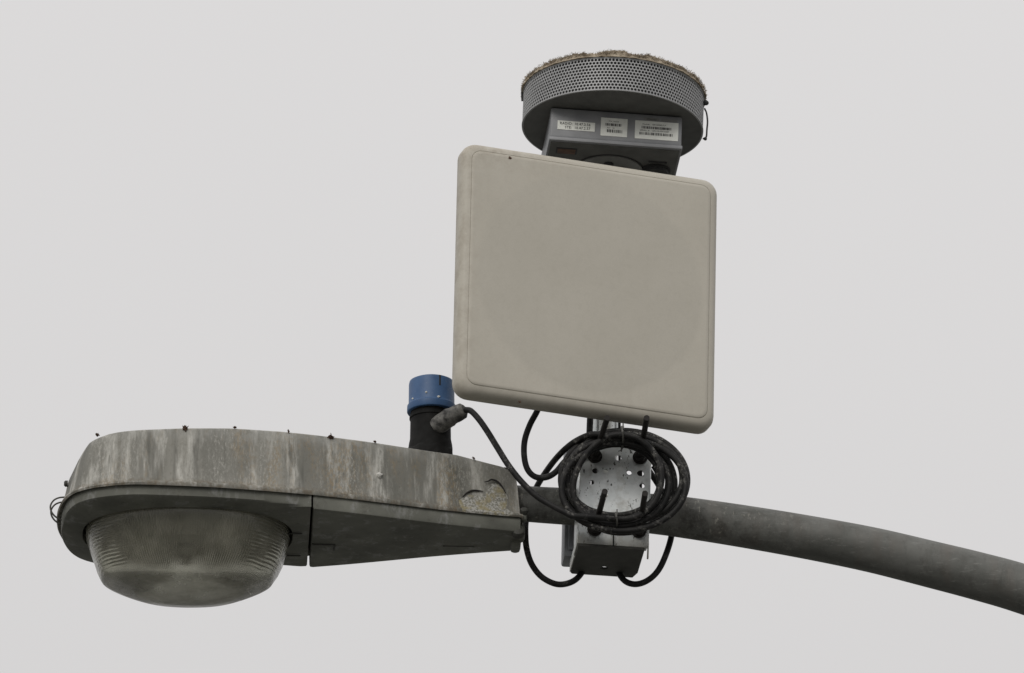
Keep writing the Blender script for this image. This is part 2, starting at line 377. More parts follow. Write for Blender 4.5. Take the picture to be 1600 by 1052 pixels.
MB().lathe([(.08, 0), (.082, .01), (.07, .03), (.03, .045), (.002, .048)], (px_, path[-1].y, top), 32).build('pole_cap', 'arm', post, 'world')

# ------------------------------------------------------------------ lamp head
YAW = R(2.3)
HM = Matrix.Translation(P(812, 526, 0)) @ Matrix.Rotation(YAW, 4, 'Z'); HM.translation.z = TZ
lamp = thing('street_lamp_head', 'weathered grey cobra style street lamp with glass bowl below, streaked with grime', 'street lamp', HM)
# half widths along the head (photo px, mm)
WT = [(98, 0), (98.6, 22), (100, 42), (103, 62), (108, 85), (116, 107), (127, 124), (146, 140), (175, 153), (212, 161), (258, 160), (310, 157), (364, 151), (425, 141), (486, 129), (545, 114), (600, 98), (660, 80), (700, 69), (760, 54), (805, 44), (812, 42)]
def hw(px): return lerp_tab(WT, px) / 1000
def outline(x0, x1, n=240):
    """closed plan outline of the head between two photo columns, resampled evenly, local coordinates"""
    xs = [x for x, _ in WT if x0 < x < x1]; xs = [x0] + xs + [x1]
    near = [Vector(((x - 812) / 1000, -hw(x), 0)) for x in xs]
    if x0 > 98:   pts = spline(near[::-1], 4) + [Vector((p.x, -p.y, 0)) for p in spline(near, 4)]
    else:
        full = near[::-1] + [Vector((p.x, -p.y, 0)) for p in near[1:]]
        pts = spline(full, 6)
    # even resample of the closed loop
    seg = [(pts[(i + 1) % len(pts)] - pts[i]).length for i in range(len(pts))]; tot = sum(seg); o = []; i = 0; acc = 0
    for k in range(n):
        d = tot * k / n
        while acc + seg[i] < d: acc += seg[i]; i += 1
        o.append(pts[i].lerp(pts[(i + 1) % len(pts)], (d - acc) / seg[i] if seg[i] else 0))
    return o
def offset(poly, d):
    n = len(poly); o = []
    A = sum(poly[i].x * poly[(i + 1) % n].y - poly[(i + 1) % n].x * poly[i].y for i in range(n))
    sg = 1 if A > 0 else -1
    for i, p in enumerate(poly):
        t_ = (poly[(i + 1) % n] - poly[i - 1]); t_.normalize(); nn = Vector((-t_.y, t_.x, 0)) * sg
        o.append(p + nn * (d(p) if callable(d) else d))
    return o
ZR = -.316
ol = outline(98, 812, 320)
def ztop(x): return lerp_tab([(-.72, -.242), (-.70, -.236), (-.67, -.229), (-.60, -.2250), (-.526, -.2195), (-.45, -.2155), (-.374, -.2145), (-.23, -.2165), (-.1, -.2205), (-.03, -.232), (0, -.243)], x)
hr = []
def hring(ins, t, k=1.0, dz=0):
    nose = lambda p: ins * (1 + 1.1 * max(0, min(1, (-.645 - p.x) / .07)) * (t > .6) * min(1, (t - .6) * 3)) + .009 * max(0, t) * max(0, min(1, (-.63 - p.x) / .08))
    q = offset(ol, nose); r = []
    for p in q:
        z = ZR + t * (ztop(p.x) - ZR) + dz
        r.append(Vector((p.x if k == 1 else -.36 + (p.x + .36) * (1 - (1 - k) * .2), p.y * k, z)))
    return r
rows = [hring(.012, .02), hring(.004, 0.0), hring(-.0030, -.055), hring(-.0045, -.02), hring(-.0035, .02), hring(.0005, .032), hring(.0015, .06),
        hring(.0035, .3), hring(.0055, .55), hring(.008, .8), hring(.0092, .93), hring(.0105, .975), hring(.014, .998), hring(.024, 1.003),
        hring(.026, 1.02, .8), hring(.028, 1.05, .5), hring(.03, 1.06, .2)]
ho = MB().rings(rows, False, True).build('housing', 'housing', lamp)
# white dropping, peeled paint lip, screw head
guan = MB().blob(HM.inverted() @ P(592, 743, -.105), (.005, .005, .005), 2, .5); guan.build('dropping', 'guano', ho)
fl = MB()
def wallp(px, py):  # point on the near wall under a photo pixel
    y = -.05
    for _ in range(6):
        q = HM.inverted() @ P(px, py, y); tgt = -hw(q.x * 1000 + 812) + .004; y += (tgt - q.y)
    return HM.inverted() @ P(px, py, y - .0015)
for pts in ([(723, 776), (729, 770), (738, 767), (747, 766), (755, 768)], [(757, 753), (763, 751), (768, 749.5), (775, 750.5), (781, 756), (786, 762), (790, 770)]):
    q = spline([wallp(*p) + Vector((0, 0, random.uniform(-.001, .001))) for p in pts], 5)
    fl.tube(q, lambda t: .0005 + .0011 * math.sin(math.pi * min(max(t, .05), .95)), 6)
fl.build('peeled_paint_edge', 'rust_dark', ho)
sc = MB().lathe([(.005, 0), (.005, .004), (.003, .006)], HM.inverted() @ P(106, 756, -.090), 12, Matrix.Rotation(R(-90), 4, 'Y')); sc.build('screw', 'dark_metal', ho)

# ---- glass door ring (refractor frame) and bowl
BC = Vector(((297 - 812) / 1000, .0, 0))
d1 = outline(98, 486.3, 240)
def polar(poly, c, n=240):
    o = []
    for k in range(n):
        a = 2 * math.pi * k / n; d = Vector((math.cos(a), math.sin(a), 0)); best = None
        for i in range(len(poly)):
            p, q = poly[i] - c, poly[(i + 1) % len(poly)] - c; e = q - p; den = d.x * e.y - d.y * e.x
            if abs(den) < 1e-12: continue
            t_ = (p.x * e.y - p.y * e.x) / den; u = (p.x * d.y - p.y * d.x) / den
            if t_ > 0 and -1e-6 <= u <= 1 + 1e-6: best = t_ if best is None else max(best, t_)
        o.append(c + d * best)
    return o
def sup(cx, cy, rx, ry, e, n=240, z=0):
    o = []
    for k in range(n):
        a = 2 * math.pi * k / n; c, s = math.cos(a), math.sin(a)
        r = (abs(c / rx) ** e + abs(s / ry) ** e) ** (-1 / e); o.append(Vector((cx + r * c, cy + r * s, z)))
    return o
def facet(cx, rx, ry, q, e, n=240):
    """superellipse blended towards a chamfered rectangle (q = 1): the moulded facets of the bowl"""
    o = []
    for k in range(n):
        a = 2 * math.pi * k / n; c, s_ = math.cos(a), math.sin(a)
        r1 = (abs(c / rx) ** e + abs(s_ / ry) ** e) ** (-1 / e)
        r2 = (abs(c / rx) ** 14 + abs(s_ / ry) ** 14 + (abs(c / rx) / 1.42 + abs(s_ / ry) / 1.42) ** 14) ** (-1 / 14)
        r = r1 + (r2 - r1) * q; o.append(Vector((cx + r * c, r * s_, 0)))
    return o
def ringz(poly, z): return [Vector((p.x, p.y, z(p) if callable(z) else z)) for p in poly]
fr = []
def binset(p):       # how far the door's sloping side runs inwards: little at the seam and the nose, most beside the bowl
    a = .010 + .020 * min(1, abs(p.y) / .09); x = p.x * 1000 + 812
    return .0015 + (a - .0015) * (1 - max(0, min(1, (x - 395) / 80)))
def dring(t, z): return ringz(polar(offset(d1, lambda p: .002 + (binset(p) - .002) * t), BC), z)
for t_, z in ((2.0, -.3165), (.03, -.3175), (0, -.3195), (.02, -.3225), (.08, -.3345), (.20, -.3370), (.90, -.3390), (1.0, -.3396), (1.12, -.3402)): fr.append(dring(t_, z))
fr.append(ringz(sup(BC.x, 0, .1645, .1235, 2.3), -.3415)); fr.append(ringz(sup(BC.x, 0, .163, .1225, 2.3), -.3415))
fr.append(ringz(sup(BC.x, 0, .1625, .122, 2.3), -.328))
door = MB().rings(fr, False, False).build('bowl_door', 'door', lamp)
# bowl
def bz(p, zc, sag): return zc + sag * ((p.x - BC.x - .004) / .12) ** 2
gl = []
BR = [(.158, .1185, 2.25, -.332, 0, 0), (.1575, .118, 2.25, -.346, 0, 0), (.1525, .112, 2.35, -.366, .001, .001), (.1465, .1015, 2.6, -.388, .002, .003), (.141, .092, 3.0, -.406, .001, .006), (.1355, .082, 3.3, -.4215, .0, .011),
      (.1325, .0775, 3.4, -.4285, .0, .013), (.1295, .0745, 3.4, -.4315, .0, .014), (.1225, .0690, 3.3, -.4345, .001, .015), (.085, .045, 2.8, -.4395, .004, .016), (.04, .02, 2.2, -.4425, .004, .014), (.004, .002, 2, -.4427, .004, 0)]
for rx, ry, e, zc, cx, sg in BR:
    gl.append([Vector((p.x, p.y, zc + sg * ((p.x - BC.x - cx) / .125) ** 2)) for p in facet(BC.x + cx, rx, ry, max(0, min(.85, (-.350 - zc) / .06)) if zc > -.4365 else .5, e)])
gm = MB(); gm.rings(gl, False, True)
inner = []
for rx, ry, e, zc, cx, sg in BR[::-1]:
    inner.append([Vector((p.x, p.y, zc + .004 + sg * ((p.x - BC.x - cx) / .125) ** 2)) for p in facet(BC.x + cx, max(rx - .004, .001), max(ry - .004, .001), max(0, min(.85, (-.350 - zc) / .06)) if zc > -.4365 else .5, e)])
gm.rings(inner, True, False)
n_ = 240; k0 = 0; kl = len(gm.v) - n_
gm.f += [(j, (j + 1) % n_, kl + (j + 1) % n_, kl + j) for j in range(n_)]
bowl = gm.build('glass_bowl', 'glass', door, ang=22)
# reflector and bulb behind the glass
rf = [(sup(BC.x, 0, .155 * k, .120 * k, 2.2, 96), z) for k, z in ((1, -.332), (.97, -.318), (.88, -.290), (.7, -.262), (.45, -.247), (.15, -.243))]
MB().rings([ringz(p, z) for p, z in rf], False, True).build('reflector', 'reflector', lamp)
MB().lathe([(.012, 0), (.013, .03), (.03, .06), (.038, .10), (.035, .15), (.02, .18), (.004, .19)], (BC.x + .12, 0, -.300), 24, Matrix.Rotation(R(-90), 4, 'Y')).build('bulb', 'lamp_glass', lamp)
# ---- power door
d2 = outline(487.6, 812, 240)
pr = []
def dz2(p): return 0
for ins, z in ((.006, -.3165), (.0015, -.3185), (.0005, -.323), (.0008, -.339), (.002, -.3422), (.0048, -.3435), (.011, -.3437)):
    pr.append([Vector((-.1612 + (p.x + .1612) * (1 - ins / .161), p.y * (1 - ins / max(hw(p.x * 1000 + 812), .02)), z)) for p in d2])
door2 = MB().rings(pr, True, True).build('power_door', 'door', lamp)
MB().box((-.093, .022, -.3440), (.046, .0016, .0012), .0004).box((-.117, .022, -.3440), (.003, .004, .0012), .0004).build('groove', 'dark_metal', door2)
MB().box((-.305, .022, -.3442), (.034, .004, .003), .001).box((-.287, .034, -.3442), (.003, .024, .0025), .001).build('latch', 'dark_metal', door2)
for y in (-.022, .074): MB().box((-.350, y, -.3436), (.024, .003, .0020), .0008).build('hinge', 'dark_metal', door)
# end clamp and bolt at the arm
ec = MB(); ec.box((.0005, -.012, -.3345), (.014, .034, .022), .006).box((-.006, .012, -.342), (.016, .046, .018), .006)
ec.box((.004, -.030, -.315), (.012, .016, .014), .005)
ec.build('end_clamp', 'door', lamp)
MB().lathe([(.009, 0), (.0105, .004), (.0095, .010), (.005, .013)], (-.004, -.030, -.344), 16, Matrix.Rotation(R(60), 4, 'X')).build('bolt', 'dark_metal', lamp)
MB().lathe([(.006, 0), (.0068, .003), (.006, .007), (.003, .009)], (.005, -.034, -.309), 14, Matrix.Rotation(R(50), 4, 'X')).build('bolt', 'dark_metal', lamp)
# wire bail on the nose
for dy, dz_ in ((-.052, 0), (-.040, -.008)):
    pts = [P(101, 777, dy), P(92, 778, dy), P(84, 782, dy), P(79, 790, dy), P(80, 799, dy), P(86, 807, dy), P(95, 812, dy), P(103, 814, dy)]
    pts = [p + Vector((.001 if dz_ else 0, 0, dz_)) for p in pts]
    MB().tube(spline(pts, 6), .0014, 8).build('latch_wire', 'wire', lamp, 'world')

# ------------------------------------------------------------------ photocell adapter on the lamp
PM = Matrix.Translation(P(671.5, 730, 0)); 
PM.translation.z = TZ - .218
pc = thing('photocell', 'blue capped cylindrical light sensor standing on top of the lamp head', 'light sensor', PM)
h0 = .218
def zz(z): return z + h0
MB().lathe([(.0365, 0), (.0385, .002), (.0385, .022), (.0355, .027)], (0, 0, 0), 8, Matrix.Rotation(R(20), 4, 'Z')).build('base', 'black_body', pc)
bd = MB().lathe([(.0345, .012), (.0345, .030), (.0338, .036), (.032, .045), (.0315, .078), (.0330, .0785), (.0330, .082), (.0315, .0825), (.031, .096)], (0.001, 0, 0), 48)
bd.build('body', 'black_body', pc)
cap = MB().lathe([(.0375, zz(-.1285)), (.0383, zz(-.127)), (.0380, zz(-.118)), (.0362, zz(-.1165)), (.0358, zz(-.115)), (.0355, zz(-.082)), (.0345, zz(-.0775)), (.030, zz(-.0752)), (.005, zz(-.0745))], (.0025, 0, 0), 64)
co = cap.build('cap', 'blue', pc)
MB().box((.0155, -.0322, zz(-.0865)), (.0032, .002, .018), .0005, Matrix.Rotation(R(26), 3, 'Z')).build('window_slot', 'ink', co)
for px, py, r, a in ((666, 613, .0020, 1), (685, 620, .0024, 2), (645, 623, .0016, 3)):
    y = -.03
    for _ in range(8):
        q = P(px, py, y) - PM.translation; y += (PM.translation.y - math.sqrt(max(.0362 ** 2 - (q.x - .0025) ** 2, 0))) - P(px, py, y).y
    MB().blob(q, (r, r * .5, r * .8), a, .7).build('dropping', 'guano', co)
b0, b1, b2 = P(680, 668, -.022), P(703, 652, -.036), P(726, 640.5, -.05)
bt = MB(); bp = [b0.lerp(b1, k / 6) for k in range(7)] + [b1.lerp(b2, k / 8) for k in range(1, 9)]
br = [.0135, .0145, .0148, .0148, .0145, .0146, .0150, .0136, .0132, .0135, .0135, .0132, .0128, .0125, .0085]
bt.tube(bp, br, 20).build('cable_boot', 'boot', pc, 'world')

# ------------------------------------------------------------------ bracket on the arm
BM = Matrix.Translation(P(957.5, 853, -.047)) @ Matrix.Rotation(R(1.9), 4, 'Y') @ Matrix.Rotation(R(5.5), 4, 'Z')
br_ = thing('mounting_bracket', 'galvanised steel bracket with drilled holes clamped to the arm under the flat panel', 'bracket', BM)
BI = BM.inverted()
def bl(px, py):       # photo pixel -> local (x, z) on the bracket's front plate
    o, d = CAMP, (P(px, py, -.05) - CAMP)
    o2 = BI @ o; d2_ = (BI @ (o + d)) - o2; k = -o2.y / d2_.y; q = o2 + d2_ * k; return q.x, q.z
holes = [(*bl(x, y), r / 1000) for x, y, r in ((966, 716, 5), (930, 736, 5), (946.5, 737, 3.8), (983, 739, 4), (1000.5, 740, 5.4), (924.5, 754.5, 3.8), (1003, 759.5, 4.3))]
W2 = .0535
fp = plate_mesh([(-W2, 0), (W2, 0), (W2, .166), (-W2, .166)], holes, .004, Matrix.Rotation(R(90), 4, 'X'))
pl = MB(); pl.add(*fp)
pl.box((-W2 - .0005, .026, .083), (.004, .054, .166), .001).box((W2 + .0005, .020, .088), (.004, .040, .156), .001)
pl.box((W2 + .0015, .002, -.003), (.0025, .006, .028), .0008)
pl.build('face_plate', 'galv', br_, ang=30)
bf = plate_mesh([(-W2, -.0015), (W2 - .004, -.0015), (W2 - .004, .10), (W2 - .010, .122), (-W2 + .003, .122), (-W2, .118)], [(-.004, .088, .0062)], .004, Matrix.Translation((0, 0, -.0020)))
MB().add(*bf).build('bottom_flange', 'dark_metal', br_, ang=30)  # underside shade put into the colour: darker than the galvanised face plate
MB().box((-W2 - .0005, .085, .006), (.003, .066, .018), .001).build('side_lip', 'galv', br_)
roots = [((929, 714), (949, 653)), ((1000, 716), (1010.5, 653)), ((929, 828), (945, 768)), ((998, 831), (1008, 771))]
rp = []
for (a, b) in roots:
    x, z = bl(*a); p0 = BM @ Vector((x, 0, z)); p1 = P(b[0], b[1], p0.y - .155); rp.append((p0, p1))
for i in (0, 1):
    (a0, a1), (c0, c1) = rp[i], rp[i + 2]; da = (a0 - a1).normalized(); dc = (c0 - c1).normalized()
    ya = .040
    A = a0 + Vector((0, ya, 0)); Cc = c0 + Vector((0, ya, 0)); mid = (A + Cc) / 2 + Vector((0, .045, 0))
    arc = [A] + [A.lerp(Cc, .5 - .5 * math.cos(math.pi * k / 8)) + Vector((0, .05 * math.sin(math.pi * k / 8), 0)) for k in range(1, 8)] + [Cc]
    pts = [a1 + (a0 - a1) * k / 60 for k in range(61)] + arc + [c0 + (c1 - c0) * k / 60 for k in range(61)]
    def rad(j, n=len(pts)): return 0
    rl = [(.0041 if k % 2 else .0047) for k in range(61)] + [.0045] * len(arc) + [(.0041 if k % 2 else .0047) for k in range(61)]
    ub = MB().tube(pts, rl, 12).build('u_bolt', 'rust_dark', br_, 'world', ang=80)
    for p0, p1 in (rp[i], rp[i + 2]):
        nb = MB()
        dd = (p1 - p0).normalized(); q = dd.to_track_quat('Z', 'Y').to_matrix().to_4x4()
        nb.lathe([(.0112, 0), (.0118, .0015), (.0112, .003)], p0 + dd * .002, 20, q); hexnut(nb, p0 + dd * .0055, q, .0095, .009)
        nb.build('nut', 'rust_dark', ub, 'world')
# guano specks on the lower left bolt
MB().blob(P(946, 775, -.185), (.0035, .003, .003), 4, .8).build('dropping', 'guano', br_, 'world')
# mast
m0, m1 = P(944, 770, .090), P(953, 268, .098)
MB().tube([m0.lerp(m1, k / 6) for k in range(7)], .0205, 36).build('mast', 'galv', br_, 'world')

# ------------------------------------------------------------------ power supply box behind
XM = Matrix.Translation(P(884, 869, .052)) @ Matrix.Rotation(R(1.2), 4, 'Y') @ Matrix.Rotation(R(5), 4, 'Z')
xb = thing('junction_box', 'slim light grey box strapped behind the bracket, half hidden by the arm', 'box', XM)
MB().box((.017, .026, .095), (.040, .050, .190), .004).build('case', 'box_grey', xb)
MB().box((.020, -.001, .098), (.033, .006, .176), .002).build('cover', 'box_grey', xb)
MB().blob((.022, -.007, .082), (.007, .003, .012), 4, .6).build('rust_patch', 'badge_rust', xb)

# ------------------------------------------------------------------ flat panel antenna
def camvec(x, y, d): return RT * x + UP * y + FW * d
u = camvec(400, -60, 116).normalized(); v = camvec(5, 380, 166); v = (v - u * v.dot(u)).normalized(); nb_ = u.cross(v).normalized()   # nb_ : into the front
# columns x=u, z=v, y = back direction
yb = v.cross(u); 
if yb.dot(FW) < 0: yb = -yb
pm = Matrix((( u.x, yb.x, v.x, 0), (u.y, yb.y, v.y, 0), (u.z, yb.z, v.z, 0), (0, 0, 0, 1)))
AM = Matrix.Translation(P(921.5, 444, -.135)) @ pm
an = thing('panel_antenna', 'large square beige flat panel antenna with rounded corners and faint dished circle', 'antenna', AM)
def rr_(hx, hz, r, y, n=360):
    o = []
    for k in range(n):
        a = 2 * math.pi * k / n; c, s = math.cos(a), math.sin(a)
        t_ = min(hx / abs(c) if abs(c) > 1e-9 else 9, hz / abs(s) if abs(s) > 1e-9 else 9); x, z = c * t_, s * t_
        if abs(x) > hx - r and abs(z) > hz - r:
            cx, cz = math.copysign(hx - r, x), math.copysign(hz - r, z); B = -(c * cx + s * cz); Cc = cx * cx + cz * cz - r * r
            q = -B + math.sqrt(max(B * B - Cc, 0)); x, z = c * q, s * q
        o.append(Vector((x, y, z)))
    return o
H = .2105; HZ = .2130; rg = []
for ins, y, r in ((.010, .034, .015), (.002, .0335, .022), (0, .030, .024), (0, .015, .024), (.0013, .0095, .0235), (.0045, .0045, .022), (.009, .0018, .019), (.0139, .0008, .0165), (.0141, .0014, .0163), (.0146, .0014, .016), (.0148, .0006, .0158), (.0155, 0, .0155), (.020, -.0002, .013)):
    rg.append(rr_(H - ins, HZ - ins, r, y))
RD = .180
def disc(k, y): return [Vector((RD * k * math.cos(2 * math.pi * j / 360), y, RD * k * math.sin(2 * math.pi * j / 360))) for j in range(360)]
rg.append([p.lerp(q, .5) for p, q in zip(rg[-1], disc(1, -.0004))])
rg.append(disc(1.01, -.0004)); rg.append(disc(.99, -.0005))
for k in (.97, .93, .88, .8, .7, .55, .4, .2, .05): rg.append(disc(k, -.0005 - .0024 * (1 - k ** 2)))
MB().rings(rg, True, True).build('radome', 'panel', an, ang=50)
for px, py, r in ((797, 247, .0028), (812, 628, .0022)):
    q = plane_hit(AM, px, py); MB().blob(q, (r, .001, r * .8), px, .8).build('rust_spot', 'leaf', an)
mp = MB(); mp.box((.02, .055, 0), (.12, .03, .12), .004); mp.box((.026, .110, 0), (.05, .10, .08), .003); mp.build('mounting_plate', 'galv', an)

# ------------------------------------------------------------------ round radio unit above the panel
RM = Matrix.Translation(P(957, 202, .02)) @ Matrix.Rotation(R(2.2), 4, 'Y') @ Matrix.Rotation(R(-2.3), 4, 'X') @ Matrix.Rotation(R(5.0), 4, 'Z')
ra = thing('radio_unit', 'round grey radio drum with perforated steel band above a labelled square box', 'radio', RM)
RR, HB = .1425, .0575
# perforated band: real holes in a triangular pattern
pb = MB(); NC = 160; rowsn = 10; pitch = 2 * math.pi / NC; rh = (HB - .0040) / rowsn
cells_v, cells_f = [], []
def cyl(a, z, r): return (r * math.cos(a), r * math.sin(a), z)
for i in range(rowsn):
    for j in range(NC):
        a0 = (j + (.5 if i % 2 else 0)) * pitch; z0 = .0018 + (i + .5) * rh; K = 12; k0 = len(cells_v)
        for k in range(K):
            t_ = 2 * math.pi * k / K + math.pi / 12; c, s = math.cos(t_), math.sin(t_); q = .5 / max(abs(c), abs(s)); 
            cells_v.append(cyl(a0 + c * q * pitch, z0 + s * q * rh, RR)); 
        for k in range(K):
            t_ = 2 * math.pi * k / K + math.pi / 12; cells_v.append(cyl(a0 + math.cos(t_) * .405 * pitch, z0 + math.sin(t_) * .415 * rh, RR))
        for k in range(K):
            t_ = 2 * math.pi * k / K + math.pi / 12; cells_v.append(cyl(a0 + math.cos(t_) * .405 * pitch, z0 + math.sin(t_) * .415 * rh, RR - .0016))
        for k in range(K):
            b = (k + 1) % K; cells_f.append((k0 + k, k0 + b, k0 + K + b, k0 + K + k)); cells_f.append((k0 + K + k, k0 + K + b, k0 + 2 * K + b, k0 + 2 * K + k))
        # corner fillers
        for (cx, cz, ka, kb) in ((.5, .5, 0, 1), (-.5, .5, 4, 5), (-.5, -.5, 6, 7), (.5, -.5, 10, 11)):
            pass
pb.add(cells_v, cells_f)
band = pb.build('perforated_band', 'perforated_steel', ra, ang=35)
rim = MB(); rim.lathe([(RR - .002, 0.0), (RR + .0006, 0.0), (RR + .0008, .0018), (RR - .001, .0020)], (0, 0, 0), 160, caps=False)
rim.lathe([(RR - .001, HB - .0024), (RR + .0008, HB - .0022), (RR + .0012, HB + .0005), (RR - .002, HB + .001)], (0, 0, 0), 160, caps=False); rim.build('rim', 'perforated_steel', ra)
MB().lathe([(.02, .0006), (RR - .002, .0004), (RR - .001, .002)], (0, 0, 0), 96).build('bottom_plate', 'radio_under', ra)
MB().lathe([(RR - .010, .003), (RR - .010, HB - .002)], (0, 0, 0), 96).build('inner_drum', 'inner_drum', ra)
MB().lathe([(RR + .0006, HB - .001), (RR + .0016, HB), (RR + .0014, HB + .0010), (RR - .004, HB + .0014), (.02, HB + .002)], (0, 0, 0), 128).build('lid', 'radio_grey', ra)
# box below
bx0, bx1, by0, by1, bzb = -.103, .104, -.066, .105, -.0515
bo = MB(); bo.box(((bx0 + bx1) / 2, (by0 + by1) / 2, bzb / 2 - .0005), (bx1 - bx0, by1 - by0, -bzb - .001), .003); box = bo.build('radio_box', 'radio_grey', ra)
MB().box(((bx0 + bx1) / 2, (by0 + by1) / 2 - .0005, bzb - .0035), (bx1 - bx0 + .003, by1 - by0 + .004, .0062), .0012).build('flange', 'radio_grey', box)
uz = bzb - .0068
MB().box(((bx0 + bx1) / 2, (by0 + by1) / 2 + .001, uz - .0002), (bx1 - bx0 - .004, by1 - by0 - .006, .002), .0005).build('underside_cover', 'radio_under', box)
cp = MB(); cp.lathe([(.052, -.003), (.052, 0.0), (.049, .0005), (.048, 0)], (0, .022, uz - .0010), 64); 
cpo = cp.build('connector_plate', 'label_grey', box)
cn_ = MB()
MB().lathe([(.0525, 0), (.0525, .0012), (.0545, .0012), (.0545, 0)], (0, .022, uz - .0022), 64).build('gasket', 'radio_dark', box)
for x, y, r, h in ((-.020, .018, .010, .018), (.018, .014, .008, .012), (.024, .026, .009, .020), (-.004, -.004, .006, .006), (0, .040, .010, .02)):
    MB().lathe([(r * .8, -h), (r, -h + .001), (r, -.004), (r * 1.25, -.004), (r * 1.25, 0)], (x, y, uz - .002), 18).build('connector', 'radio_dark', cpo)
MB().lathe([(.017, -.010), (.020, -.008), (.020, -.003), (.023, -.003), (.023, 0)], (.072, .012, uz - .001), 24).build('connector', 'radio_dark', box)
MB().box((.072, -.018, uz - .002), (.030, .003, .003), .001).build('connector', 'radio_dark', box)
MB().box((-.074, -.034, uz - .0022), (.028, .016, .0016), .0006).build('badge', 'badge_rust', box)
MB().box((-.074, -.034, uz - .0016), (.033, .021, .0014), .0006).build('badge_recess', 'radio_dark', box)
# labels on the front face
yf = by0 - .0004
def lab(x0, x1, z0, z1, mat='label_white'):
    return MB().box(((x0 + x1) / 2, yf, (z0 + z1) / 2), (x1 - x0, .0008, z1 - z0), .0002, seg=1).build('label', mat, box)
def lm(x, z): return Matrix.Translation((x, yf - .0007, z)) @ Matrix.Rotation(R(90), 4, 'X')
def bars(mb, x0, x1, z0, z1, seed):
    rn = random.Random(seed); x = x0
    while x < x1:
        ww = rn.choice((.0007, .0010, .0016)); mb.add([(x, yf - .0007, z0), (min(x + ww, x1), yf - .0007, z0), (min(x + ww, x1), yf - .0007, z1), (x, yf - .0007, z1)], [(0, 1, 2, 3)]); x += ww + rn.choice((.0006, .0009, .0013))
l1 = lab(-.092, -.033, -0.0385, -0.0230)
tx = MB()
for s_, x, z, k in (('RADIO:', -.0885, -.0257, .92), ('10.47.2.56', -.0655, -.0257, .90), ('STE:', -.0805, -.0322, .92), ('10.47.2.57', -.0655, -.0322, .90)): tx.add(*text_mesh(s_, .0062, lm(x, z - .0040), k, .00006))
tx.build('lettering', 'ink', l1, smooth=False)
l2 = lab(-.024, .018, -0.0440, -0.0125)
tx = MB(); tx.add(*text_mesh('P/N 100034', .0030, lm(-0.0115, -0.0195), 1.0)); bars(tx, -0.0170, 0.0080, -0.0265, -0.0220, 3)
tx.add(*text_mesh('Rev:   36', .0030, lm(-0.0140, -0.0308), 1.0)); bars(tx, -0.0140, 0.0100, -0.0378, -0.0326, 5); tx.build('lettering', 'ink', l2, smooth=False)
l3 = lab(.0300, .0985, -0.0445, -0.0130)
tx = MB(); tx.add(*text_mesh('Model#:   100-58008-PLP', .0033, lm(0.0415, -0.0202), 1.0)); bars(tx, 0.0405, 0.0875, -0.0268, -0.0225, 11)
tx.add(*text_mesh('SERIAL #:   L05-10-P04-0307', .0036, lm(0.0375, -0.0310), 1.0)); bars(tx, 0.0370, 0.0905, -0.0375, -0.0330, 13); tx.build('lettering', 'ink', l3, smooth=False)
l4 = lab(.0440, .0680, -0.0118, -0.0072, 'label_grey'); tx = MB(); tx.add(*text_mesh('APPROVED', .0028, lm(0.0475, -0.0108), 1.1)); tx.build('lettering', 'ink', l4, smooth=False)
lab(.0710, .0960, -0.0118, -0.0076, 'label_grey')
# latch wire and knob at the right, small hooks at the left
wp = [P(1101, 170, .03), P(1104, 177, .02), P(1105.5, 190, .01), P(1104.5, 203, .01), P(1103.5, 214, .01), P(1099, 217, .02)]
MB().tube(spline(wp, 6), .0014, 8).build('latch_wire', 'radio_dark', ra, 'world')
for a_, b_, r_ in ((1102.5, 161, (.0055, .004, .0042)), (1102, 217, (.003, .003, .003))): MB().blob(P(a_, b_, .01), r_, 1, .2).build('knob', 'radio_dark', ra, 'world')
MB().tube([P(816.5, 133, .02), P(815.5, 146, .02), P(816, 158, .02)], .0016, 8).build('hook', 'radio_dark', ra, 'world')

# ------------------------------------------------------------------ moss mat on the drum's lid
mt = MB(); NR, NA = 26, 150; base = HB + .001; rgs = []
def mh(x, y, k): 
    e = max(0, 1 - k ** 9)
    return (.0135 + .006 * noise.noise(Vector((x * 28, y * 28, 3))) + .005 * noise.noise(Vector((x * 110, y * 110, 9)))) * (.62 + .38 * e)
for i in range(NR):
    k = 1 - i / NR; r = (RR + .0035) * k; row = []
    for j in range(NA):
        a = 2 * math.pi * j / NA; jr = r + .003 * noise.noise(Vector((math.cos(a) * 22, math.sin(a) * 22, i * .6))) * (k > .5)
        x, y = jr * math.cos(a), jr * math.sin(a); row.append(Vector((x, y, base + (mh(x, y, k) if i else -.0015))))
    rgs.append(row)
mt.rings(rgs, True, True)
rn = random.Random(3)
def straw(p, d, ln, wd):
    s_ = d.cross(Vector((rn.gauss(0, 1), rn.gauss(0, 1), rn.gauss(0, 1)))).normalized() * wd; b = Vector((rn.gauss(0, 1), rn.gauss(0, 1), rn.gauss(-.3, 1))) * ln * .18
    k = len(mt.v); q = p + d * ln * .55 + b; e = p + d * ln + b * .3
    mt.v += [p - s_, p + s_, q + s_ * .8, q - s_ * .8, e]; mt.f += [(k, k + 1, k + 2, k + 3), (k + 3, k + 2, k + 4)]
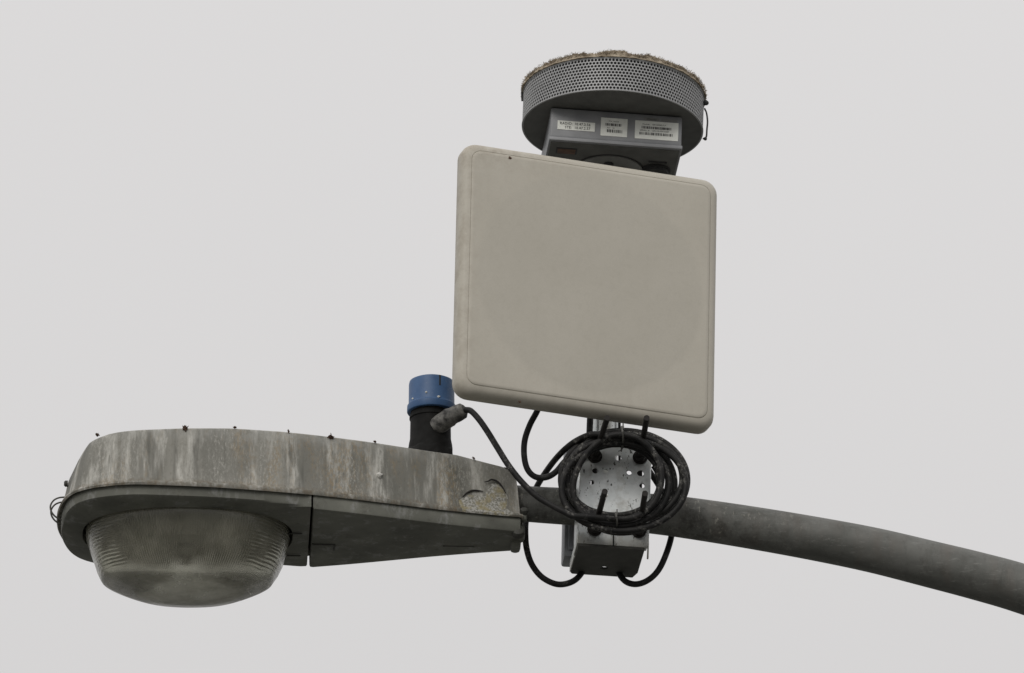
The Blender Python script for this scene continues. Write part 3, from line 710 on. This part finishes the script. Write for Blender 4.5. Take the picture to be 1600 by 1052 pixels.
for i in range(30000):
    a = rn.uniform(0, 2 * math.pi)
    k = 1 - abs(rn.gauss(0, .10)) if i % 4 else math.sqrt(rn.random())
    k = max(k, .03); r = (RR + .003) * k; x, y = r * math.cos(a), r * math.sin(a)
    z = base + mh(x, y, k) * rn.uniform(.2, 1)
    dens = noise.noise(Vector((x * 30, y * 30, 5)))
    if dens < -.25 and rn.random() < .7: continue
    d = Vector((math.cos(a) * rn.uniform(0, 1.0), math.sin(a) * rn.uniform(0, 1.0), rn.uniform(-.15, .9))) + Vector((rn.gauss(0, .5), rn.gauss(0, .5), rn.gauss(0, .3)))
    straw(Vector((x, y, z)), d.normalized(), rn.uniform(.0015, .0042) * (2.0 if rn.random() < .03 else 1), rn.uniform(.00022, .0005))
MATS['moss'] = RM
mo = mt.build('moss_mat', 'moss', smooth=False); mo.matrix_world = RM
tag(mo, 'shaggy tan mat of dry moss and straw on top of the round drum', 'moss')

# ------------------------------------------------------------------ cables
CD = .0048
loops = [  # x0, x1, y0, y1, depth
    (892, 1030, 702, 806, -.078), (879, 1043, 689, 820, -.088), (873, 1074, 673, 827, -.100), (890, 1056, 684, 832, -.092), (881, 1066, 678, 817, -.112), (897, 1032, 694, 813, -.102), (871, 1071, 685, 830, -.122), (887, 1046, 691, 822, -.118), (909, 1034, 679, 811, -.130)]
pts = [P(x, y, d) for x, y, d in ((727, 640.5, -.052), (736, 642.5, -.058), (748, 655, -.07), (762, 675, -.085), (778, 701, -.10), (795, 728, -.115), (815, 753, -.12), (838, 775, -.125), (862, 790, -.13), (885, 802, -.135), (905, 814, -.138))]
TN = len(loops); S = 44; a_start = math.radians(118); rn2 = random.Random(11)
cp_ = []
for i in range(int(S * (TN - .55))):
    t_ = i / S; k = int(t_); f = t_ - k; A = loops[TN - 1 - k]; B = loops[max(TN - 2 - k, 0)]
    f = max(0, min(1, (f - .62) / .38)); f = f * f * (3 - 2 * f); x0, x1, y0, y1, d = [A[q] + (B[q] - A[q]) * f for q in range(5)]
    a = a_start - 2 * math.pi * t_       # image angle, y down; passes the bottom then to the right
    e = 1.0
    wob = 1 + .032 * noise.noise(Vector((t_ * 3.3, k, 0)))
    x = (x0 + x1) / 2 + (x1 - x0) / 2 * math.cos(a) * wob; y = (y0 + y1) / 2 + (y1 - y0) / 2 * math.sin(a) * wob
    cp_.append(P(x, y, d + .004 * noise.noise(Vector((t_ * 5, 3, 0)))))
coil_path = spline(pts, 6)[:-4] + spline(cp_[3:], 2)
cc = thing('coiled_cable', 'black cable coiled around the bracket bolts, its end running to the blue capped sensor', 'cable', Matrix.Translation(P(970, 750, -.11)))
MB().tube(coil_path, CD, 12).build('cable', 'cable', cc, 'world')
def tie(px, py, yy, ry, rz, nm='cable_tie'):
    c = P(px, py, yy); mb = MB(); q = []
    for k in range(17):
        a = 2 * math.pi * k / 16; q.append(c + Vector((0.001 * math.sin(a * 2), ry * math.cos(a), rz * math.sin(a))))
    mb.tube(q, .0016, 6, False); mb.box(c + Vector((0, -ry * .6, rz * .9)), (.005, .005, .006), .001)
    mb.box(c + Vector((.001, -ry * .5, rz * 1.25)), (.0022, .002, .010), .0005)
    mb.build(nm, 'tie_white', cc, 'world')
tie(972.5, 686, -.108, .030, .0125); tie(963, 819, -.108, .030, .011)
MB().box(P(958.5, 840, -.056), (.0022, .002, .030), .0005).build('tie_tail', 'cable_clean', cc, 'world')

def cable(label, p, r=CD, mat='cable', name='cable'):
    q = spline([P(*a) for a in p], 10); c = q[0]
    m = Matrix.Translation(c); o = MB(); o.tube([m.inverted() @ x for x in q], r, 12); b = o.build(name, mat); b.location = c; tag(b, label, 'cable'); return b
cable('black cable drooping from the underside of the flat panel into the coil', [(846, 622, -.12), (840, 641, -.105), (828, 664, -.095), (820, 688, -.09), (819, 712, -.085), (824, 733, -.08), (836, 745, -.075), (853, 746, -.07), (868, 738, -.065), (882, 722, -.065), (900, 706, -.07), (925, 694, -.075), (950, 692, -.078)], mat='cable_clean')
cable('black cable looping below the arm next to the lamp end, left of the bracket', [(950, 681, -.125), (925, 679, -.120), (902, 688, -.105), (883, 702, -.085), (866, 720, -.05), (850, 742, .0), (838, 762, .045), (828, 785, .06), (822, 812, .05), (821, 835, .04), (823, 858, .04), (831, 882, .04), (847, 902, .04), (870, 913, .045), (892, 910, .05), (907, 898, .06), (914, 880, .07), (916, 855, .07)])
cable('black cable hanging in a loop below the arm on the right side of the bracket', [(960, 860, .07), (962, 880, .07), (968, 897, .06), (978, 909, .05), (994, 913, .045), (1012, 907, .04), (1028, 892, .04), (1040, 868, .04), (1049, 838, .045), (1050, 812, .055), (1043, 785, .055), (1030, 760, .03), (1015, 737, .0), (1000, 715, -.02)], mat='cable_clean')
cable('thick black cable running up the left side of the mast behind the panel', [(922, 725, .07), (921, 690, .07), (922, 655, .07), (925, 600, .07), (927, 450, .07), (928, 300, .075), (930, 275, .085)], r=.0052, mat='cable_clean')
cable('thin black cable running up the right side of the mast behind the panel', [(968, 720, .08), (968, 685, .08), (968, 655, .08), (970, 600, .08), (972, 450, .08), (974, 300, .085), (975, 280, .09)], r=.0022, mat='cable_clean')

# ------------------------------------------------------------------ leaf scraps on the lamp
def leaf(px, py, s, rot, label, seed):
    s *= .8
    p = P(px, py, 0); rn = random.Random(seed)
    q = HM.inverted() @ p; yy = -max(hw(q.x * 1000 + 812) - .0095, .01); c = HM @ Vector((q.x, yy, ztop(q.x) - .001 + (-.0015 if s > .008 else s * .15)))
    mb = MB().blob((0, 0, s * .05), (s * .5, s * .4, s * .28), seed, 1.2, 3, 2.4)
    if s > .008: mb.tube([(s * .05, 0, s * .2), (-s * .10, -s * .1, s * .55), (-s * .22, -s * .1, s * .75)], lambda t: s * (.11 - .07 * t), 6)
    o = mb.build('leaf_scrap', 'leaf'); o.location = c; o.rotation_euler = (rn.uniform(-.5, .5), rot, rn.uniform(-1, 1)); tag(o, label, 'leaf', 'dry leaf scraps caught on the lamp head')
leaf(152, 678.5, .007, .4, 'small brown scrap at the rounded nose of the lamp housing, leftmost of all scraps', 1)
leaf(287, 677, .012, 1.0, 'largest curled brown leaf scrap, on the top edge above the glass bowl', 2)
leaf(365, 670, .006, .0, 'tiny flat dark scrap on the top edge just right of the largest curled leaf scrap', 3)
leaf(448, 677, .0055, 1.3, 'tiny upright dark scrap on the top edge above the seam of the lamp doors', 4)
leaf(514, 685.5, .011, .1, 'wide reddish brown scrap lying on the top edge midway between bowl and blue capped sensor', 5)
leaf(583, 692, .006, .1, 'low dark crumb on the top edge nearest the left of the blue capped sensor', 6)
leaf(738, 717, .006, .9, 'tiny dark scrap on the top edge right of the blue capped sensor', 7)
